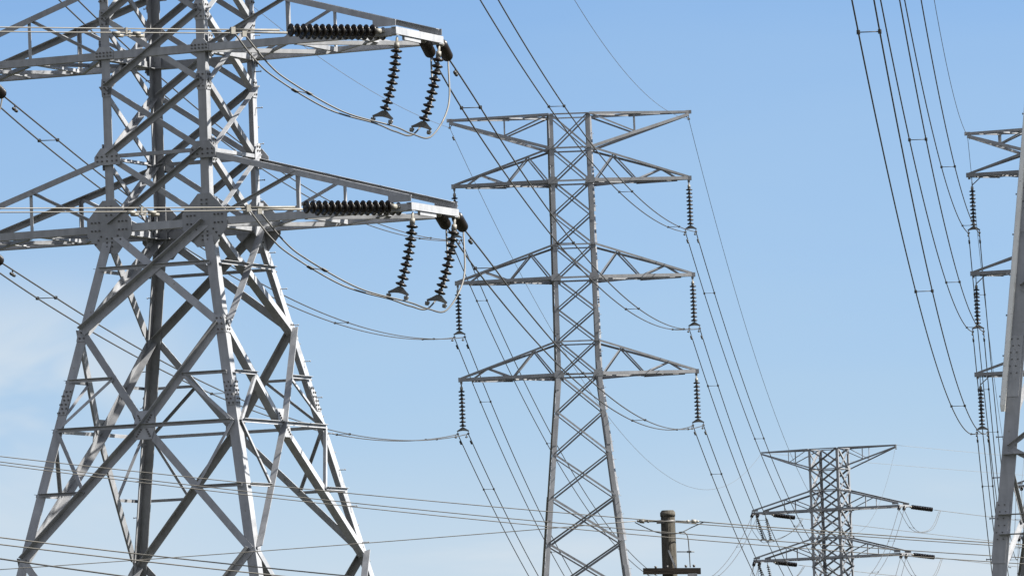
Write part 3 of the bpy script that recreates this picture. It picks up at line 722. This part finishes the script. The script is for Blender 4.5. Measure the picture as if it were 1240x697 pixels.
# earth wires
PK = ZW + TOPDZ
def single(name, pts, r, mat, label, cat, group, damp=()):
    root = thing(name, pts[0], label, cat, group); mb = MB(); mb.tube([p - root.location for p in pts], r, 5); build("conductor", mb, mat, root)
    for t in damp: damper(root, pts, t)
    return root
EWG = "thin earth wires along the pylon tops"
bl, br = loc('B', -5.02, 0, 28.62), loc('B', 5.02, 0, 28.62)
al, ar = loc('A', -5.72, 0, PK), loc('A', 5.72, 0, PK); c_l, c_r = loc('C', -5.72, 0, PK), loc('C', 5.72, 0, PK)
single("earth_wire", sagline(ar, br, 2.36), .009, WIRE_GREY, "thin wire from the top edge down to the right peak of the middle pylon", "earth wire", EWG)
single("earth_wire", sagline(al, bl, 1.482), .009, WIRE_GREY, "thin wire passing behind upper right arm of left pylon to middle pylon's left peak", "earth wire", EWG)
single("earth_wire", sagline(bl, c_l, 7.869, 120), .011, WIRE_GREY, "thin sagging wire from the left peak of the middle pylon to the small distant pylon", "earth wire", EWG, (.006,))
single("earth_wire", sagline(br, c_r, 11.66, 120), .011, WIRE_GREY, "thin wire falling from middle pylon's right peak past the small pylon's left peak", "earth wire", EWG)
d_t = loc('D', -3.2, 0, 26.75)
single("earth_wire", sagline(V((6.67, 125, 33.41)), d_t, 4.15), .011, WIRE_GREY, "thin wire at top right curving to the short peak arm by the thick leg", "earth wire", EWG)
single("earth_wire", sagline(d_t, loc('E', -5.72, 0, PK), 9.5, 120), .011, WIRE_GREY, "thin wire dropping from the short peak arm close beside the hanging strings", "earth wire", EWG)
for p, nm in ((c_l, "left"), (c_r, "right")):
    d = V((.86, .5, -.09)); single("earth_wire", [p + d * s + V((0, 0, .0004 * s * s)) for s in (0, 1, 3, 6, 10, 16, 24, 34, 46, 60)], .011, WIRE_PALE, "faint pale wire leaving the %s peak of small distant pylon to the right" % nm, "earth wire", EWG)
# pin and clip fittings on the peak tips
for tw, sd, z, a, nm in (('B', -1, 28.92, 5.02, "left peak of the middle pylon"), ('B', 1, 28.92, 5.02, "right peak of the middle pylon"), ('C', 1, PK, 5.72, "right peak of the small distant pylon")):
    r = thing("earth_wire_clamp", loc(tw, sd * a, 0, z), "small metal wire clamp with looped bond at the %s" % nm, "clamp", "earth wire clamps")
    mb = MB(); mb.cyl((0, 0, .08), (0, 0, -.28), .016, None, 6); mb.box((0, 0, -.30), (.05, 0, 0), (0, .12, 0), (0, 0, .03)); build("link", mb, FITTING, r)
    mb = MB(); mb.tube([(.02 - sd * .0 + .28 * (1 - cos(t * pi / 8)) * -sd * .5, 0, -.28 + .30 * t / 8 + 0.0) if False else (-sd * .17 * sin(t * pi / 8), 0, -.26 + .27 * t / 8) for t in range(9)], .012, 5); build("bond_loop", mb, WIRE_DARK, r)

# ------------------------------------------------------------------ street distribution lines and the wooden pole
def street_wire(pts, r, mat, label):
    (x0, y0, z0), (x1, y1, z1), (x2, y2, z2) = pts
    # parabola through three measured points, carried on past both edges
    def q(x):
        l0 = (x - x1) * (x - x2) / ((x0 - x1) * (x0 - x2)); l1 = (x - x0) * (x - x2) / ((x1 - x0) * (x1 - x2)); l2 = (x - x0) * (x - x1) / ((x2 - x0) * (x2 - x1))
        return z0 * l0 + z1 * l1 + z2 * l2
    a, b = x0 - 12, x2 + 12
    single("street_wire", [V((a + (b - a) * i / 60, y0, q(a + (b - a) * i / 60))) for i in range(61)], r, mat, label, "street wire", "street wires crossing low over the view")
street_wire(((-10.2, 130, 8.221), (-.321, 130, 6.848), (9.877, 130, 5.693)), .0095, WIRE_PALE, "pale street wire, uppermost of the three crossing the left pylon's legs and passing the pole")
street_wire(((-10.203, 129.6, 8.10), (-.321, 129.6, 6.63), (9.868, 129.6, 5.475)), .0095, WIRE_PALE, "pale street wire, upper of the close pair running below the pole top")
street_wire(((-10.205, 129.2, 8.03), (-.321, 129.2, 6.53), (9.862, 129.2, 5.34)), .0095, WIRE_PALE, "pale street wire, lower of the close pair running below the pole top")
street_wire(((-9.855, 125, 6.438), (-5.032, 125, 5.706), (0, 125, 5.06)), .013, WIRE_PALE, "pale street wire near the lower left, upper of the two close together")
street_wire(((-9.859, 124.7, 6.30), (-5.037, 124.7, 5.575), (0, 124.7, 4.93)), .013, WIRE_PALE, "pale street wire near the lower left, lower of the two close together")
street_wire(((-9.868, 124, 6.017), (-7.536, 124, 5.60), (-4, 124, 5.03)), .016, WIRE_GREY, "darker street wire cutting the bottom left corner under the pale pair")

PX, PY = 3.12, 140.0
pole = thing("utility_pole", (PX, PY, 0), "weathered round wooden pole with dark crossarm in front of the pylons", "utility pole")
mb = MB(); prof = [(0, .19), (2, .175), (4.5, .163), (6.2, .156), (6.9, .15), (7.03, .147), (7.06, .125)]; n = 20; vs = []
for z, r in prof:
    for k in range(n):
        rr = r * (1 + .018 * sin(3 * 2 * pi * k / n + z) + .012 * sin(7 * 2 * pi * k / n)); vs.append((rr * cos(2 * pi * k / n), rr * sin(2 * pi * k / n), z))
fs = [[i * n + k, i * n + (k + 1) % n, (i + 1) * n + (k + 1) % n, (i + 1) * n + k] for i in range(len(prof) - 1) for k in range(n)] + [[(len(prof) - 1) * n + k for k in range(n)]]
mb.add(vs, fs, 0, False); build("pole_shaft", mb, WOOD, pole)
mb = MB(); mb.cyl((0, 0, 6.93), (0, 0, 7.02), .162, .162, 20); build("pole_cap", mb, WOOD, pole)
mb = MB(); mb.box((.04, -.21, 5.765), (.61, 0, -.02), (0, .055, 0), (0, 0, .065)); ca = build("pole_crossarm", mb, WOOD_DARK, pole)
for x in (-.34, -.10, .30, .47):
    mb = MB(); mb.cyl((x + .04, -.21, 5.83), (x + .04, -.21, 5.885), .022, .03, 8); build("crossarm_bolt", mb, BOLT, ca)
mb = MB(); mb.box((.06, -.16, 6.0), (.075, 0, -.21), (.018, 0, .006), (0, .010, 0)); build("crossarm_strut", mb, STEEL, pole)
mb = MB(); mb.box((-.15, -.05, 6.82), (.09, 0, .0), (0, .10, 0), (0, 0, .035)); mb.cyl((.0, 0, 6.80), (.0, 0, 6.85), .158, .158, 20); build("strain_bracket", mb, BOLT, pole)
for s, nm in ((-1, "left"), (1, "right")):
    mb = MB(); x0, x1 = s * .16, s * .62; zz = 6.825 - s * .018; zf = lambda x: 6.825 - x * .045
    mb.tube([(x0, -.02, zf(x0)), (x1, -.02, zf(x1))], .022, 6); mb.cyl((s * .40, -.02, zf(s * .4)), (s * .44, -.02, zf(s * .44)), .034, None, 8)
    mb.cyl((s * .50, -.02, zf(s * .5)), (s * .60, -.02, zf(s * .6)), .05, .042, 8); mb.cyl((s * .60, -.02, zf(s * .6)), (s * .66, -.02, zf(s * .66)), .03, .02, 8)
    build("strain_insulator", mb, FITTING, pole)
mb = MB(); mb.tube(catmull([(-.70, -.02, 6.83), (-.5, -.03, 6.72), (-.25, -.17, 6.60), (.0, -.2, 6.555), (.25, -.17, 6.57), (.5, -.03, 6.68), (.78, -.02, 6.79)], 8), .011, 6); build("bridging_wire", mb, WIRE_DARK, pole)
mb = MB(); mb.tube(catmull([(.22, -.17, 6.58), (.33, -.2, 6.575), (.40, -.21, 6.48), (.42, -.21, 6.2), (.43, -.21, 5.83)], 8), .012, 6); build("down_wire", mb, WIRE_GREY, pole)
mb = MB(); mb.cyl((.16, -.15, 6.17), (.53, -.21, 6.155), .011, None, 6); mb.box((.42, -.20, 6.16), (.045, 0, 0), (0, .03, 0), (0, 0, .02)); build("standoff_rod", mb, WIRE_GREY, pole)
mb = MB(); mb.box((.47, -.21, 5.60), (.10, 0, 0), (0, .06, 0), (0, 0, .10)); build("fuse_box", mb, STEEL_OLD, pole)
single("street_wire", [V((-22 + (PX - .68 + 22) * i / 50, 140 - .02, 6.08 + (6.855 - 6.08) * (i / 50) - .10 * 4 * (i / 50) * (1 - i / 50))) for i in range(51)], .0095, WIRE_PALE, "pale wire rising from the lower left to the pole's left insulator", "street wire", "street wires crossing low over the view")
single("street_wire", [V((PX + .66 + 18 * i / 50, 139.98, 6.795 - .115 * 18 * (i / 50) + .035 * 18 * (i / 50) ** 2 * .5)) for i in range(51)], .012, WIRE_PALE, "pale wire running right from the pole's right insulator", "street wire", "street wires crossing low over the view")
